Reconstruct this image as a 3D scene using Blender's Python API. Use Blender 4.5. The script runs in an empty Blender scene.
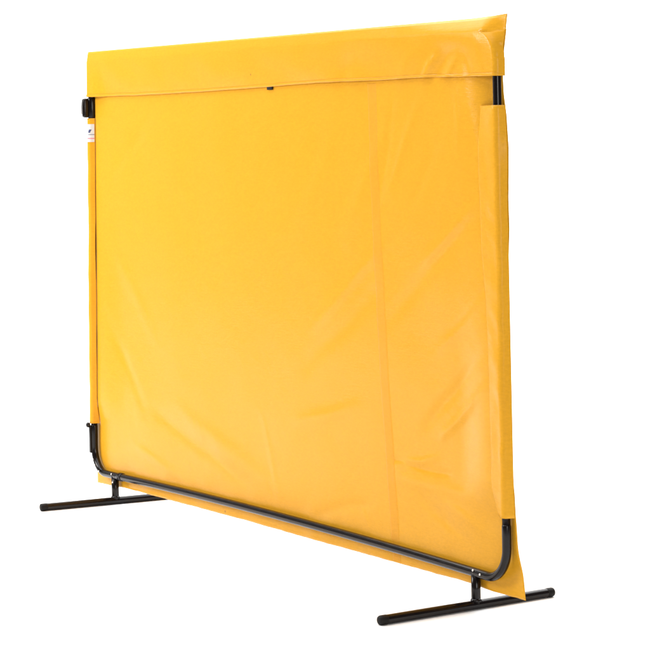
import bpy, bmesh, math, random
from mathutils import Vector, Matrix, noise
S = bpy.context.scene
C = S.collection
R = math.radians

# ------------------------------------------------------------------ camera
cam = bpy.data.cameras.new("camera"); co = bpy.data.objects.new("camera", cam); C.objects.link(co)
rt = Vector((0.5158, 0.8566, -0.0158)); up = Vector((-0.063, 0.0563, 0.9964)); fw = Vector((-0.8544, 0.513, -0.083))
M = Matrix((rt, up, -fw)).transposed().to_4x4(); M.translation = Vector((6.1883, -3.5135, 1.2817))
co.matrix_world = M
cam.lens = 129.94; cam.sensor_width = 36; cam.sensor_height = 36; cam.clip_end = 200
S.camera = co

# ------------------------------------------------------------------ studio light
w = bpy.data.worlds.new("World"); S.world = w; w.use_nodes = True
bg = w.node_tree.nodes["Background"]; bg.inputs[0].default_value = (1, .985, .96, 1); bg.inputs[1].default_value = 0.12

def softbox(name, loc, target, sx, sy, power, col=(1, .96, .9)):
    l = bpy.data.lights.new(name, 'AREA'); l.shape = 'RECTANGLE'; l.size = sx; l.size_y = sy; l.energy = power; l.color = col
    o = bpy.data.objects.new(name, l); C.objects.link(o); o.location = loc
    o.rotation_euler = (Vector(target) - Vector(loc)).to_track_quat('-Z', 'Y').to_euler()
    return o
softbox("key_softbox", (-2.55, -3.9, 2.85), (-.9, 0, 1.35), 1.6, 1.6, 180, (1, .98, .95))
softbox("fill_softbox", (7.2, -1.6, 2.0), (.6, 0, .8), 2.4, 2.4, 125, (1, .98, .95))
softbox("overhead_softbox", (-1.8, 1.1, 5.2), (-1.8, 1.1, 0), 9, 9, 930, (1, 1, 1))
softbox("backdrop_softbox", (-1.2, 5.2, 4.2), (-5.6, 3.6, 1.2), 3, 3, 260, (1, 1, 1))
S.view_settings.view_transform = 'Standard'; S.view_settings.look = 'None'
S.view_settings.exposure = 0; S.view_settings.gamma = 1; S.view_settings.use_curve_mapping = False

# ------------------------------------------------------------------ materials
def new_mat(name):
    m = bpy.data.materials.new(name); m.use_nodes = True
    return m, m.node_tree, m.node_tree.nodes["Principled BSDF"]
def N(nt, t, **kw):
    n = nt.nodes.new(t)
    for k, v in kw.items(): setattr(n, k, v)
    return n

def vinyl(name, col, col2, rough):
    m, nt, b = new_mat(name); L = nt.links.new
    tc = N(nt, "ShaderNodeTexCoord")
    # slow tone drift of the dyed vinyl
    n1 = N(nt, "ShaderNodeTexNoise"); n1.inputs["Scale"].default_value = 2.2; n1.inputs["Detail"].default_value = 5
    L(tc.outputs["Object"], n1.inputs["Vector"])
    mx = N(nt, "ShaderNodeMix", data_type='RGBA'); mx.inputs[6].default_value = col; mx.inputs[7].default_value = col2
    L(n1.outputs["Fac"], mx.inputs[0])
    # small dark flecks
    vo = N(nt, "ShaderNodeTexVoronoi"); vo.inputs["Scale"].default_value = 5.05; vo.inputs["Randomness"].default_value = 1
    L(tc.outputs["Object"], vo.inputs["Vector"])
    lt = N(nt, "ShaderNodeMath", operation='LESS_THAN'); lt.inputs[1].default_value = .02; L(vo.outputs["Distance"], lt.inputs[0])
    sc = N(nt, "ShaderNodeMath", operation='MULTIPLY'); sc.inputs[1].default_value = .55; L(lt.outputs[0], sc.inputs[0])
    mx2 = N(nt, "ShaderNodeMix", data_type='RGBA'); mx2.inputs[7].default_value = (.22, .1, .03, 1)
    L(sc.outputs[0], mx2.inputs[0]); L(mx.outputs[2], mx2.inputs[6])
    gr = N(nt, "ShaderNodeTexNoise"); gm = N(nt, "ShaderNodeMapping"); gm.inputs["Scale"].default_value = (70, 70, 190); gr.inputs["Scale"].default_value = 1; gr.inputs["Detail"].default_value = 4; gr.inputs["Roughness"].default_value = .7
    L(tc.outputs["Object"], gm.inputs["Vector"]); L(gm.outputs[0], gr.inputs["Vector"])
    gv = N(nt, "ShaderNodeMapRange"); gv.inputs["From Min"].default_value = .25; gv.inputs["From Max"].default_value = .75; gv.inputs["To Min"].default_value = .93; gv.inputs["To Max"].default_value = 1.07
    L(gr.outputs["Fac"], gv.inputs["Value"])
    hs = N(nt, "ShaderNodeHueSaturation"); L(gv.outputs[0], hs.inputs["Value"]); L(mx2.outputs[2], hs.inputs["Color"]); L(hs.outputs[0], b.inputs["Base Color"])
    # scrim weave showing through the coating + grain
    wx = N(nt, "ShaderNodeTexNoise"); wz = N(nt, "ShaderNodeTexNoise")
    for q, scl in ((wx, (30, 30, 330)), (wz, (230, 60, 30))):
        mp = N(nt, "ShaderNodeMapping"); mp.inputs["Scale"].default_value = scl; q.inputs["Scale"].default_value = 1; q.inputs["Detail"].default_value = 2
        L(tc.outputs["Object"], mp.inputs["Vector"]); L(mp.outputs[0], q.inputs["Vector"])
    ad = N(nt, "ShaderNodeMath", operation='ADD'); L(wx.outputs["Fac"], ad.inputs[0]); L(wz.outputs["Fac"], ad.inputs[1])
    n2 = N(nt, "ShaderNodeTexNoise"); n2.inputs["Scale"].default_value = 220; n2.inputs["Detail"].default_value = 4
    L(tc.outputs["Object"], n2.inputs["Vector"])
    ad2 = N(nt, "ShaderNodeMath", operation='ADD'); L(ad.outputs[0], ad2.inputs[0]); L(n2.outputs["Fac"], ad2.inputs[1])
    bp1 = N(nt, "ShaderNodeBump"); bp1.inputs["Strength"].default_value = .3; bp1.inputs["Distance"].default_value = .0008
    L(ad2.outputs[0], bp1.inputs["Height"])
    n3 = N(nt, "ShaderNodeTexNoise"); n3.inputs["Scale"].default_value = 8; n3.inputs["Detail"].default_value = 6; n3.inputs["Distortion"].default_value = .8
    L(tc.outputs["Object"], n3.inputs["Vector"])
    bp2 = N(nt, "ShaderNodeBump"); bp2.inputs["Strength"].default_value = .35; bp2.inputs["Distance"].default_value = .0048
    L(n3.outputs["Fac"], bp2.inputs["Height"]); L(bp1.outputs["Normal"], bp2.inputs["Normal"]); L(bp2.outputs["Normal"], b.inputs["Normal"])
    n4 = N(nt, "ShaderNodeMapRange"); n4.inputs["To Min"].default_value = rough - .06; n4.inputs["To Max"].default_value = rough + .08
    L(n3.outputs["Fac"], n4.inputs["Value"]); L(n4.outputs[0], b.inputs["Roughness"])
    b.inputs["Specular IOR Level"].default_value = .11
    return m
VINYL = vinyl("yellow_vinyl", (.715, .334, .019, 1), (.73, .354, .023, 1), .22)
VINYL_SEAM = vinyl("yellow_vinyl_welded", (.705, .311, .018, 1), (.715, .325, .021, 1), .33)

def paint():
    m, nt, b = new_mat("black_gloss_paint"); L = nt.links.new
    tc = N(nt, "ShaderNodeTexCoord"); n = N(nt, "ShaderNodeTexNoise"); n.inputs["Scale"].default_value = 40; n.inputs["Detail"].default_value = 6
    L(tc.outputs["Object"], n.inputs["Vector"])
    mr = N(nt, "ShaderNodeMapRange"); mr.inputs["To Min"].default_value = .12; mr.inputs["To Max"].default_value = .26; L(n.outputs["Fac"], mr.inputs["Value"])
    L(mr.outputs[0], b.inputs["Roughness"])
    bp = N(nt, "ShaderNodeBump"); bp.inputs["Strength"].default_value = .15; bp.inputs["Distance"].default_value = .0006
    L(n.outputs["Fac"], bp.inputs["Height"]); L(bp.outputs["Normal"], b.inputs["Normal"])
    b.inputs["Base Color"].default_value = (.0062, .0040, .0040, 1); b.inputs["Specular IOR Level"].default_value = .3
    return m
BLACK = paint()
def plain(name, col, rough, metal=0.0):
    m, nt, b = new_mat(name); tc = N(nt, "ShaderNodeTexCoord"); n = N(nt, "ShaderNodeTexNoise"); n.inputs["Scale"].default_value = 60
    nt.links.new(tc.outputs["Object"], n.inputs["Vector"])
    mr = N(nt, "ShaderNodeMapRange"); mr.inputs["To Min"].default_value = max(0, rough - .08); mr.inputs["To Max"].default_value = rough + .08
    nt.links.new(n.outputs["Fac"], mr.inputs["Value"]); nt.links.new(mr.outputs[0], b.inputs["Roughness"])
    b.inputs["Base Color"].default_value = col; b.inputs["Metallic"].default_value = metal
    return m
RUBBER = plain("black_rubber", (.006, .005, .005, 1), .55)
RUBBER.node_tree.nodes["Principled BSDF"].inputs["Specular IOR Level"].default_value = .2
STEEL = plain("zinc_steel", (.75, .73, .7, 1), .3, 1.0)
WHITE_TAG = plain("white_tag", (.62, .62, .61, 1), .5)
INK_BLUE = plain("navy_print", (.05, .06, .16, 1), .5)
INK_PINK = plain("pink_print", (.65, .25, .3, 1), .5)
STUDIO = plain("white_studio_paper", (.93, .93, .93, 1), .9)

# ------------------------------------------------------------------ helpers
def link(name, bm, mats, parent=None, smooth=True):
    me = bpy.data.meshes.new(name); bmesh.ops.recalc_face_normals(bm, faces=bm.faces) if smooth != 'keep' else None
    bm.to_mesh(me); bm.free()
    o = bpy.data.objects.new(name, me); C.objects.link(o)
    for m in (mats if isinstance(mats, (list, tuple)) else [mats]): me.materials.append(m)
    for p in me.polygons: p.use_smooth = bool(smooth)
    if parent: o.parent = parent
    return o
def tube_bm(path, rad, seg=24, bm=None, closed_ends=True, bevel=0.0):
    bm = bm or bmesh.new(); rings = []; n = len(path); path = [Vector(p) for p in path]
    rads = rad if isinstance(rad, (list, tuple)) else [rad] * n
    t0 = (path[1] - path[0]).normalized(); ref = Vector((0, 0, 1)) if abs(t0.z) < .9 else Vector((0, 1, 0))
    x = (ref - t0 * ref.dot(t0)).normalized()
    for i, p in enumerate(path):
        a = path[max(0, i - 1)]; b = path[min(n - 1, i + 1)]; t = (b - a).normalized()
        x = (x - t * x.dot(t)).normalized(); y = t.cross(x)
        rings.append([bm.verts.new(p + rads[i] * (math.cos(2 * math.pi * k / seg) * x + math.sin(2 * math.pi * k / seg) * y)) for k in range(seg)])
    for i in range(n - 1):
        for k in range(seg): bm.faces.new((rings[i][k], rings[i][(k + 1) % seg], rings[i + 1][(k + 1) % seg], rings[i + 1][k]))
    if closed_ends:
        bm.faces.new(rings[0][::-1]); bm.faces.new(rings[-1])
    return bm
def straight(a, b, r, ch=.0015):
    a = Vector(a); b = Vector(b); d = (b - a).normalized()
    return tube_bm([a, a + d * ch, a + d * .02, (a + b) / 2, b - d * .02, b - d * ch, b], [r - ch, r, r, r, r, r, r - ch])
def grid_bm(rows, thick=0.0):
    bm = bmesh.new(); vs = [[bm.verts.new(p) for p in r] for r in rows]
    for i in range(len(rows) - 1):
        for j in range(len(rows[0]) - 1): bm.faces.new((vs[i][j], vs[i][j + 1], vs[i + 1][j + 1], vs[i + 1][j]))
    return bm
def solid(o, t, off):
    m = o.modifiers.new("thickness", 'SOLIDIFY'); m.thickness = t; m.offset = off; m.use_even_offset = False
def interp(tab, t):
    tab = sorted(tab)
    if t <= tab[0][0]: return tab[0][1]
    for (a, x), (b, y) in zip(tab, tab[1:]):
        if t <= b: return x + (y - x) * (t - a) / (b - a)
    return tab[-1][1]
def sm(a, b, t):
    t = max(0, min(1, (t - a) / (b - a))); return t * t * (3 - 2 * t)
def nz(x, y, z): return noise.noise(Vector((x, y, z)))

# ------------------------------------------------------------------ setting: white paper floor and sweep
def setting(name, rows):
    o = link(name, grid_bm(rows), STUDIO); o['kind'] = 'structure'; return o
ax = Vector((-.857, .515, 0)); sx = Vector((.515, .857, 0)); cen = Vector((0, 0, 0))
setting("floor", [[cen + ax * a + sx * b for b in (-15, -7, 0, 7, 15)] for a in (-9, -5, -1, 3, 5.5)])
sw = [(5.5 + 2 * math.sin(t), 2 - 2 * math.cos(t)) for t in [math.pi / 2 * i / 16 for i in range(17)]] + [(7.5, 4.0), (7.5, 7.0)]
setting("backdrop", [[cen + ax * a + sx * b + Vector((0, 0, h)) for b in (-15, -7, 0, 7, 15)] for a, h in sw])

# ------------------------------------------------------------------ the screen
root = bpy.data.objects.new("safety_screen", None); C.objects.link(root); root.empty_display_size = .2
root['label'] = "yellow vinyl portable safety screen stretched on a black tubular frame with two long feet"
root['category'] = "safety screen"

r = .0125
XLb, XLt, XRb, XRt, ZT = -1.253, -1.203, 1.2405, 1.2125, 1.530     # upright axes, low and high
def ux(side, z):
    t = (z - .15) / (ZT - .15)
    return (XLb + (XLt - XLb) * t) if side < 0 else (XRb + (XRt - XRb) * t)

RC = .07
# uprights and top rail (each upright curves into the rail under the cloth)
for s in (-1, 1):
    z0 = .232
    link("upright", tube_bm([(ux(s, z0), 0, z0), (ux(s, .6), 0, .6), (ux(s, 1.0), 0, 1.0), (ux(s, 1.3), 0, 1.3), (ux(s, ZT - RC), 0, ZT - RC)] + [(ux(s, ZT) - s * RC * (1 - math.cos(a)), 0, ZT - RC + RC * math.sin(a)) for a in [math.pi / 2 * k / 12 for k in range(1, 13)]], .0113 if s > 0 else .0116), BLACK, root)
link("top_rail", straight((XLt + RC, 0, ZT), (XRt - RC, 0, ZT), r), BLACK, root)

# bottom rail: one bent tube rising at both ends as sockets for the uprights
def barz(x): return .0985 + .0122 * (1 - (x / 1.15) ** 2)
path = []
rb = .085
for s in (-1, 1):
    seg = []
    xz = ux(s, .2)
    top = .248 if s > 0 else .262
    cx, cz = xz - s * rb, barz(1.15) + rb
    seg += [(ux(s, top), 0, top), (ux(s, top - .004), 0, top - .004), (ux(s, .215), 0, .215)]
    for i in range(15):
        a = math.pi / 2 * i / 14
        seg.append((cx + s * rb * math.cos(a), 0, cz - rb * math.sin(a)))
    path.append(seg)
mid = [(-1.1 + 2.2 * i / 24, 0, barz(-1.1 + 2.2 * i / 24)) for i in range(25)]
full = path[0] + mid + path[1][::-1]
rail = link("bottom_rail", tube_bm(full, [.0114] + [.0124] * (len(full) - 2) + [.0114]), BLACK, root)
link("coupling", straight((-1.058, 0, barz(-1.058)), (-1.03, 0, barz(1.03)), .0146), BLACK, rail)

def dome(p, d, rad, h):
    bm = bmesh.new(); bmesh.ops.create_uvsphere(bm, u_segments=12, v_segments=8, radius=rad)
    q = Vector((0, 0, 1)).rotation_difference(Vector(d)).to_matrix().to_4x4()
    bmesh.ops.transform(bm, verts=bm.verts, matrix=Matrix.Translation(p) @ q @ Matrix.Diagonal((1, 1, h, 1)))
    return bm
for x, z in [(-1.2535, .1914), (-1.2395, .1406), (-1.2262, .122), (-1.1958, .1045), (-1.0949, .106), (1.1006, .1075), (1.1329, .101)]:
    link("bright_speck", dome((x, -.0128, z), (0, -1, .2), .0034, .6), STEEL, rail)  # bright specks along the rail, modelled as small steel domes

# posts and feet
for s, px, py0, py1, k in [(-1, -1.092, -.270, .30, .06), (1, 1.096, -.315, .262, -.0725)]:
    zf = r + .0005
    post = link("post", tube_bm([(px, 0, zf + .004), (px, 0, .05), (px, 0, barz(px))], .0128), BLACK, root)
    if s < 0: link("bright_speck", dome((px + .005, -.0125, .078), (.3, -1, 0), .0032, .6), STEEL, post)  # one more bright speck on the left post, same steel dome
    wb = tube_bm([(px, 0, zf + .009), (px, 0, zf + .0135), (px, 0, zf + .017)], [.0165, .0150, .0128]); link("weld", wb, BLACK, post)
    a = Vector((px + k * py0, py0, zf)); b = Vector((px + k * py1, py1, zf))
    ft = link("foot", straight(a, b, r), BLACK, root)
    d = (b - a).normalized()
    for e, dd in ((a, -d), (b, d)):
        link("end_cap", tube_bm([e - dd * .018, e - dd * .017, e + dd * .001, e + dd * .005, e + dd * .007], [r + .0001, r + .0006, r + .0006, r - .0008, r * .6]), RUBBER, ft)

# clip at the head of the left upright: a black spring clamp gripping the tube
xl = ux(-1, 1.37)
def rounded_plate(cx, cy, cz, sx_, sy_, sz_, bev, bm=None):
    b2 = bmesh.new(); bmesh.ops.create_cube(b2, size=1)
    bmesh.ops.transform(b2, verts=b2.verts, matrix=Matrix.Translation((cx, cy, cz)) @ Matrix.Diagonal((sx_, sy_, sz_, 1)))
    bmesh.ops.bevel(b2, geom=list(b2.edges), offset=bev, segments=4, affect='EDGES', profile=.5)
    return b2
cl = link("clip", rounded_plate(xl - .004, -.022, 1.369, .02, .022, .066, .0075), BLACK, root)
link("clip_band", tube_bm([(xl, 0, 1.335), (xl, 0, 1.338), (xl, 0, 1.40), (xl, 0, 1.403)], [.0138, .0148, .0148, .0138]), BLACK, cl)
link("clip_bright_line", tube_bm([(xl - .012, -.034, 1.348), (xl - .012, -.034, 1.39)], .0022, 10), STEEL, cl)  # thin bright line down the front of the clip, in steel
# catch at the foot of the left upright: knob on a flat strap
xk = ux(-1, .22)
ck = link("catch", rounded_plate(xk - .003, -.0142, .212, .012, .007, .098, .003), BLACK, root)
link("knob", dome((xk - .005, -.021, .262), (-.2, -1, .1), .0098, .8), BLACK, ck)

# ------------------------------------------------------------------ yellow vinyl curtain
FOLDS = [
(1.1071, 1.0778, 0.8761, 0.9294, 0.034, 3), (1.0691, 1.0242, 0.6963, 0.7632, 0.046, -3), (1.1582, 0.6036, 0.9441, 0.4599, 0.027, 6),
(1.1507, 0.6981, 0.8664, 0.485, 0.038, -5), (1.1393, 0.8291, 0.9196, 0.6813, 0.034, 3), (0.5961, 0.927, 0.2881, 0.7242, 0.042, 4),
(0.5768, 0.7987, 0.2265, 0.6014, 0.053, -3), (0.6704, 0.3468, 0.9416, 0.3393, 0.015, -3), (0.6858, 0.3372, 0.8739, 0.3782, 0.019, 2.5),
(0.7107, 0.3005, 1.1021, 0.2941, 0.038, 3), (-1.2092, 0.1576, -1.124, 0.1075, 0.019, -3), (-0.9176, 0.2072, -0.6132, 0.1344, 0.034, 3),
(-0.5819, 0.3592, -0.0397, 0.1977, 0.06, 3), (-0.7621, 0.3418, -0.2177, 0.1887, 0.046, -3), (-0.0705, 0.3775, 0.0099, 0.2007, 0.024, 1),
(0.1619, 0.4158, 0.4491, 0.4789, 0.038, 3), (0.1518, 0.1117, 0.4961, 0.202, 0.034, -3), (0.5062, 0.1742, 0.5588, 0.1205, 0.019, 2),
(-0.0279, 0.1805, 0.0076, 0.1355, 0.019, -2), (0.7103, 1.3325, 0.6265, 1.0825, 0.03, -2), (0.8358, 1.3306, 0.6895, 1.1114, 0.034, 2.5),
(1.0293, 1.3803, 1.0407, 1.2484, 0.023, 2), (0.931, 1.2221, 0.7794, 1.044, 0.038, -2), (0.3599, 1.2225, 0.1807, 0.9857, 0.068, 2),
(0.8115, 0.2569, 1.0529, 0.166, 0.034, -3), (0.9109, 0.2696, 1.1557, 0.1942, 0.027, 3), (-0.7881, 1.3224, -1.1015, 1.1209, 0.053, -1.5),
(-1.038, 0.8486, -0.8222, 0.6225, 0.061, 1.5), (-1.2035, 0.7026, -0.909, 0.3788, 0.046, -2), (0.6301, 1.2223, 0.4637, 0.9938, 0.061, 3),
(0.993, 0.7405, 1.158, 0.8564, 0.023, -3)]
def folds(x, z):
    o = 0
    for x0, z0, x1, z1, wd, h in FOLDS:
        dx, dz = x1 - x0, z1 - z0; L2 = dx * dx + dz * dz
        t = ((x - x0) * dx + (z - z0) * dz) / L2
        if t < -.6 or t > 1.6: continue
        tt = max(0, min(1, t)); L = math.sqrt(L2)
        perp = (-(x - x0) * dz + (z - z0) * dx) / L + .012 * nz(x * 6 + x0 * 9, z * 6, 2.3)
        al = (t - tt) * L
        q = perp * perp / (wd * wd * .28) + al * al / (wd * wd * 2.2)
        if q < 9: o += h * .0010 * math.exp(-q) * (.35 + .65 * math.sin(math.pi * min(1, max(0, (t + .25) / 1.5))))
    return o
XR_EDGE = [(1.5693, 1.2432), (1.4784, 1.224), (1.407, 1.2185), (1.3633, 1.2225), (1.3117, 1.2330), (1.2218, 1.2405), (1.10, 1.2375), (1.02, 1.2402), (.93, 1.2365), (.8342, 1.2372),
           (.70, 1.2350), (.5736, 1.236), (.4172, 1.2447), (.3133, 1.2542), (.1576, 1.2695), (.0522, 1.2857)]
XR_SEAM = [(1.3783, 1.140), (1.2219, 1.139), (.9603, 1.150), (.8299, 1.169), (.6199, 1.180), (.4354, 1.186), (.2496, 1.186)]
BOT = [(-1.26, .0531), (-1.0096, .0599), (-.7906, .0617), (-.2953, .0636), (.2317, .0618), (.6832, .0621), (1.0357, .0623), (1.0967, .0585), (1.2829, .0515)]
TOP = [(-1.22, 1.5605), (-.0358, 1.5615), (.6421, 1.5625), (1.10, 1.5645), (1.19, 1.567), (1.2488, 1.5715)]
HEM = [(-1.22, 1.4066), (-1.0, 1.4062), (-.8258, 1.405), (-.4, 1.4072), (.014, 1.4123), (.22, 1.4165), (.4474, 1.4177), (.64, 1.4160), (.8621, 1.4178), (1.0996, 1.414), (1.24, 1.4128)]
def xl_edge(z): return ux(-1, z) - .010
def xr_edge(z): return interp(XR_EDGE, z)
def panel_y(x, z):
    mid_x = sm(-1.20, -1.02, x) * (1 - sm(1.0, 1.17, x))
    yb = .017
    cl_, cr_ = ux(-1, z), ux(1, z); xs = min(interp(XR_SEAM, z), cr_ - .030)
    back = max(1 - sm(.0150, .0192, x - cl_), sm(xs + .006 - .075 * sm(1.16, 1.42, z), cr_ - .013, x))   # the cloth passes behind each upright
    mx_ = sm(-1.20, -1.02, x) * (1 - sm(.55, 1.16, x))
    fr = .006 * mx_ + (.0045 if x < 0 else -.006) * (1 - mx_)
    y = yb + (fr - yb) * (1 - back) * (sm(.24, .36, z) * (1 - mid_x) + sm(.45, 1.2, z) * mid_x) * (1 - sm(1.415, 1.50, z))
    env = sm(.02, .16, z - .06) * (1 - sm(1.40, 1.53, z)) * (.25 + .75 * mid_x)
    y -= env * folds(x, z)
    y -= env * (.0045 * nz(x * 1.7, z * 1.7, .4) + .0022 * nz(x * 4.1, z * 4.1, 3.1) * (1 + .8 * sm(.2, 1.0, x)))
    # loose hem below the rail ripples gently; right-hand corner swings back
    lo = 1 - sm(.09, .2, z)
    y += lo * (.004 * nz(x * 5, 1.3, .2) + .0025 * nz(x * 13, z * 9, .7)) + .010 * lo * sm(1.15, 1.28, x)
    return max(y, .0142) if (z < .16 or z > 1.5) else y
cur = None
rows = []; NU, NV = 330, 230
for j in range(NV + 1):
    row = []; v = j / NV
    for i in range(NU + 1):
        u = i / NU
        zz = .06 + (1.545 - .06) * v
        x = xl_edge(zz) + (xr_edge(zz) - xl_edge(zz)) * u
        zb = interp(BOT, x) + .0012 * nz(x * 9, 0, .5) + .0008 * nz(x * 40, 0, 1.5); zt = ZT + .002
        z = zb + (zt - zb) * v
        x = xl_edge(z) + (xr_edge(z) - xl_edge(z)) * u
        # frayed wavy free edge
        x += sm(.9, 1, u) * (.0016 * nz(z * 14, 2.2, 0) + .0008 * nz(z * 45, .2, 0)) * sm(1.3, 1.1, z)
        row.append((x, panel_y(x, z), z))
    rows.append(row)
cur = link("curtain", grid_bm(rows), VINYL, root); solid(cur, .0012, 0)

def frame_x(side, z):                                    # x of the frame's centre line at height z, round its top corner
    cx, cz = ux(side, ZT) - side * RC, ZT - RC
    if z <= cz: return ux(side, z)
    return cx + side * math.sqrt(max(0, RC * RC - (z - cz) ** 2))
def hull(A, B, cx, R_):
    pts = [A] + [(cx + R_ * math.cos(a), R_ * math.sin(a)) for a in [math.pi + math.pi * k / 40 for k in range(41)]] + [B]
    pts = [p for p in pts if A[0] <= p[0] <= B[0]]; pts.sort()
    h = []
    for p in pts:                                        # lower hull (towards the viewer is -y)
        while len(h) >= 2 and (h[-1][0] - h[-2][0]) * (p[1] - h[-2][1]) - (h[-1][1] - h[-2][1]) * (p[0] - h[-2][0]) <= 0: h.pop()
        h.append(p)
    return h
def resample(h, n):
    d = [0]
    for a, b in zip(h, h[1:]): d.append(d[-1] + math.dist(a, b))
    out = []
    for k in range(n + 1):
        t = d[-1] * k / n
        for i in range(len(h) - 1):
            if t <= d[i + 1] + 1e-9:
                q = (t - d[i]) / max(1e-9, d[i + 1] - d[i]); out.append((h[i][0] + (h[i + 1][0] - h[i][0]) * q, h[i][1] + (h[i + 1][1] - h[i][1]) * q)); break
    return out
# top flap: folded over the rail, hanging down the front to a hem
R0 = r + .0036
NM, NE = 300, 30
def flap_front(x0, z, t, zh):
    mid_x = sm(-1.20, -1.08, x0) * (1 - sm(1.05, 1.19, x0))
    yh_mid = panel_y(x0, zh) - .0045; yh = -R0 - .0012 + (yh_mid + R0 + .0012) * mid_x
    y = -R0 + (yh + R0) * t ** 1.2
    bell = math.sin(math.pi * min(1, t)) ** .8; e = 1 - sm(1.14, 1.20, x0)
    y -= e * bell * (.0045 * nz(x0 * 2.6, z * 3, 5.2) + .0030 * nz(x0 * 6 + z * 5, z * 8, 1.2) + .002)
    # dished fold near the right end and the tucks it throws to the hem
    y += .008 * bell * math.exp(-((x0 - 1.02) / .10) ** 2) * sm(0, .5, t)
    for cx, wd, h, sl in [(.90, .018, -.0055, .9), (.955, .02, .0045, .9), (1.01, .016, -.0045, .8), (.78, .03, -.003, .8), (.47, .03, .003, .4), (1.10, .02, .003, -.3)]:
        y += e * h * math.exp(-((x0 - cx - sl * (z - 1.43)) / wd) ** 2) * sm(.25, .75, t)
    return y - .004 * math.exp(-((x0 - .47) / .12) ** 2) * t ** 4
rows = []
prof = [('b', t) for t in (0, .5, 1)] + [('a', t / 10) for t in range(1, 11)] + [('f', t / 44) for t in range(1, 45)]
for kind, t in prof:
    def zy(x0):
        zt = interp(TOP, x0); zc = ZT
        if kind == 'b': return zc - .03 + .03 * t, R0 + .0025
        if kind == 'a':
            pk = -.0115 + .019 * sm(.55, 1.22, x0); q = 1 - abs(2 * t - 1)                       # a loose crease standing above the rail
            return zc + (zt - zc) * q, (R0 + .0025) * (1 - q) + pk * q if t < .5 else -R0 * (1 - q ** 1.25) + pk * q ** 1.25
        zh = interp(HEM, x0) + .0010 * nz(x0 * 11, 1, 1); z = zc + (zh - zc) * t
        return z, flap_front(x0, z, t, zh)
    ends = {}
    for s in (-1, 1):
        z = zy(s * 1.2)[0]; c = frame_x(s, z) if s > 0 else ux(s, z)
        if s > 0: xe = max(xr_edge(z), c + R0 + .0015)
        else: xe = min(-1.226 - .012 * sm(1.50, 1.40, z), c - R0 - .0015)
        xi = c - s * .04; yi = zy(xi)[1]
        if kind == 'f':
            if s > 0: e = resample(hull((xi, yi), (xe, .0135), c, R0), NE)
            else: e = [(-x, y) for x, y in resample(hull((-xi, yi), (-xe, .0135), -c, R0), NE)]
        else: e = [(xi + (xe - xi) * k / NE, yi + (.0150 - yi) * sm(0, 1, (abs(xi + (xe - xi) * k / NE) - abs(c) - .02 * (s > 0)) / max(1e-4, abs(xe) - abs(c) - .02 * (s > 0)))) for k in range(NE + 1)]
        ends[s] = [(x, y, zy(x)[0]) for x, y in e]
    a, b = ends[-1][0][0], ends[1][0][0]
    midr = []
    for k in range(1, NM):
        x = a + (b - a) * k / NM; z, y = zy(x); midr.append((x, y, z))
    rows.append(ends[-1][::-1] + midr + ends[1])
fl = link("top_flap", grid_bm(rows), VINYL, cur); solid(fl, .0012, 0)
# welded hem line along the lower edge of the flap: a thin doubled strip
hr = []
for back in range(0, 4):
    src = rows[-1 - back]
    hr.append([(p[0], p[1] - .0016, p[2]) for p in src])
hm = link("hem_band", grid_bm(hr), VINYL, cur); solid(hm, .0012, 0)

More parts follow.
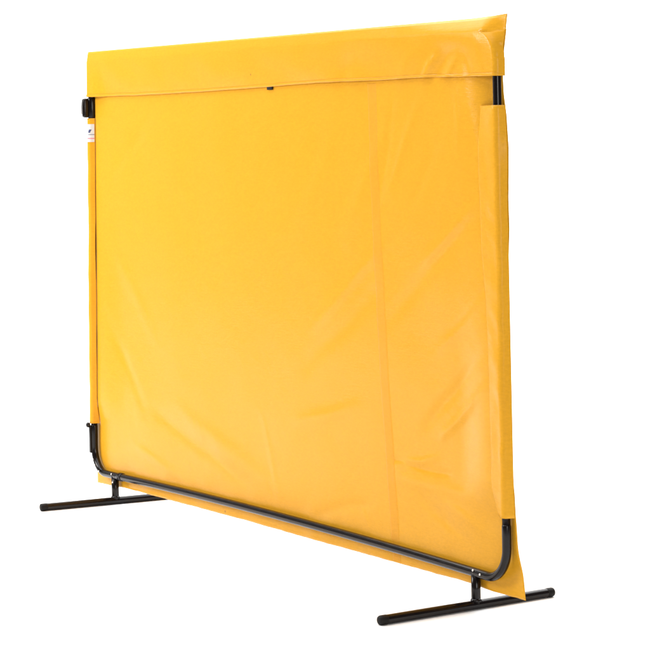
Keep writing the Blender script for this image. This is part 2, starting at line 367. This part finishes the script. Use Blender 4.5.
# sleeves: strips sewn to the curtain that wrap each upright
def sleeve_rows(side, z0, z1, n=120, m=34, off=0.0):
    rows = []
    for j in range(n + 1):
        z = z0 + (z1 - z0) * j / n; c = ux(side, z); R_ = r + .0020 + off
        if side > 0:
            xs = interp(XR_SEAM, z) + .0015 * nz(z * 9, 4, 0); A = (xs, panel_y(xs, z) - .0022 - off)
            xe = xr_edge(z) + (.0016 * nz(z * 14, 2.2, 0) + .0008 * nz(z * 45, .2, 0)) * sm(1.3, 1.1, z)
            xe = max(xe, c + .0165)
            B = (xe, min(panel_y(xe, z), .016) - .002 - off)
        else:
            xs = c + .0195; lift = .0035 * max(0, nz(z * 5, 7.7, 0)) + .0004
            A = (c - .0195, .012); B = (xs, panel_y(xs, z) - .0022 - off - lift * sm(.3, .6, z) * (1 - sm(1.05, 1.2, z)))
        pr = resample(hull(A, B, c, R_), m)
        row = []
        for k, (x, y) in enumerate(pr):
            e = math.sin(math.pi * k / m)
            y -= e * (.0026 * nz(x * 16, z * 9, side) + .0022 * nz(x * 22 + z * 6, z * 20, side) * (1 if side > 0 else .4)) + e * .0008
            row.append((x, y, z))
        rows.append(row)
    return rows
for s, a, b in [(-1, .268, 1.3335), (1, .266, 1.3377)]:
    sl = link("side_sleeve", grid_bm(sleeve_rows(s, a, b)), VINYL, cur); solid(sl, .0012, 0)

# welded vertical overlap, about 55 mm wide, wandering to the right low down
WL = [(1.40, .577, .626), (1.0827, .5876, .6349), (.8027, .5959, .6485), (.5222, .613, .662), (.2431, .637, .684), (.07, .660, .705)]
rows = []
for j in range(161):
    z = .064 + (1.408 - .064) * j / 160
    a = interp([(q[0], q[1]) for q in WL], z); b = interp([(q[0], q[2]) for q in WL], z)
    a += .0012 * nz(z * 8, 0, 3); b += .0012 * nz(z * 8, 5, 3)
    rows.append([(a + (b - a) * k / 10, panel_y(a + (b - a) * k / 10, z) - (.0003 if k in (0, 10) else .0013), z) for k in range(11)])
link("seam_strip", grid_bm(rows), VINYL_SEAM, cur)

# black fastener tab peeping out below the hem
link("fastener_tab", rounded_plate(.0335, panel_y(.0335, 1.409) - .004, 1.410, .032, .004, .013, .0015), RUBBER, cur)

# white printed tag wrapped on the left sleeve
tr = sleeve_rows(-1, 1.2517, 1.3135, 60, 60, .0012)
bm = grid_bm([q[20:60] for q in tr])
bm.faces.ensure_lookup_table()
for f in bm.faces:
    c = f.calc_center_median(); t = (c.z - 1.2517) / .0618; q = (c.x - ux(-1, 1.28))
    if .52 < t < .70 and abs((q - .009) - (t - .6) * .02) < .0035: f.material_index = 1
    elif .40 < t < .44 and q > .004: f.material_index = 1
    elif .16 < t < .24 and q > .0: f.material_index = 2
tg = link("care_tag", bm, [WHITE_TAG, INK_BLUE, INK_PINK], cur); tg['label'] = "small white printed tag"
solid(tg, .0006, 0)
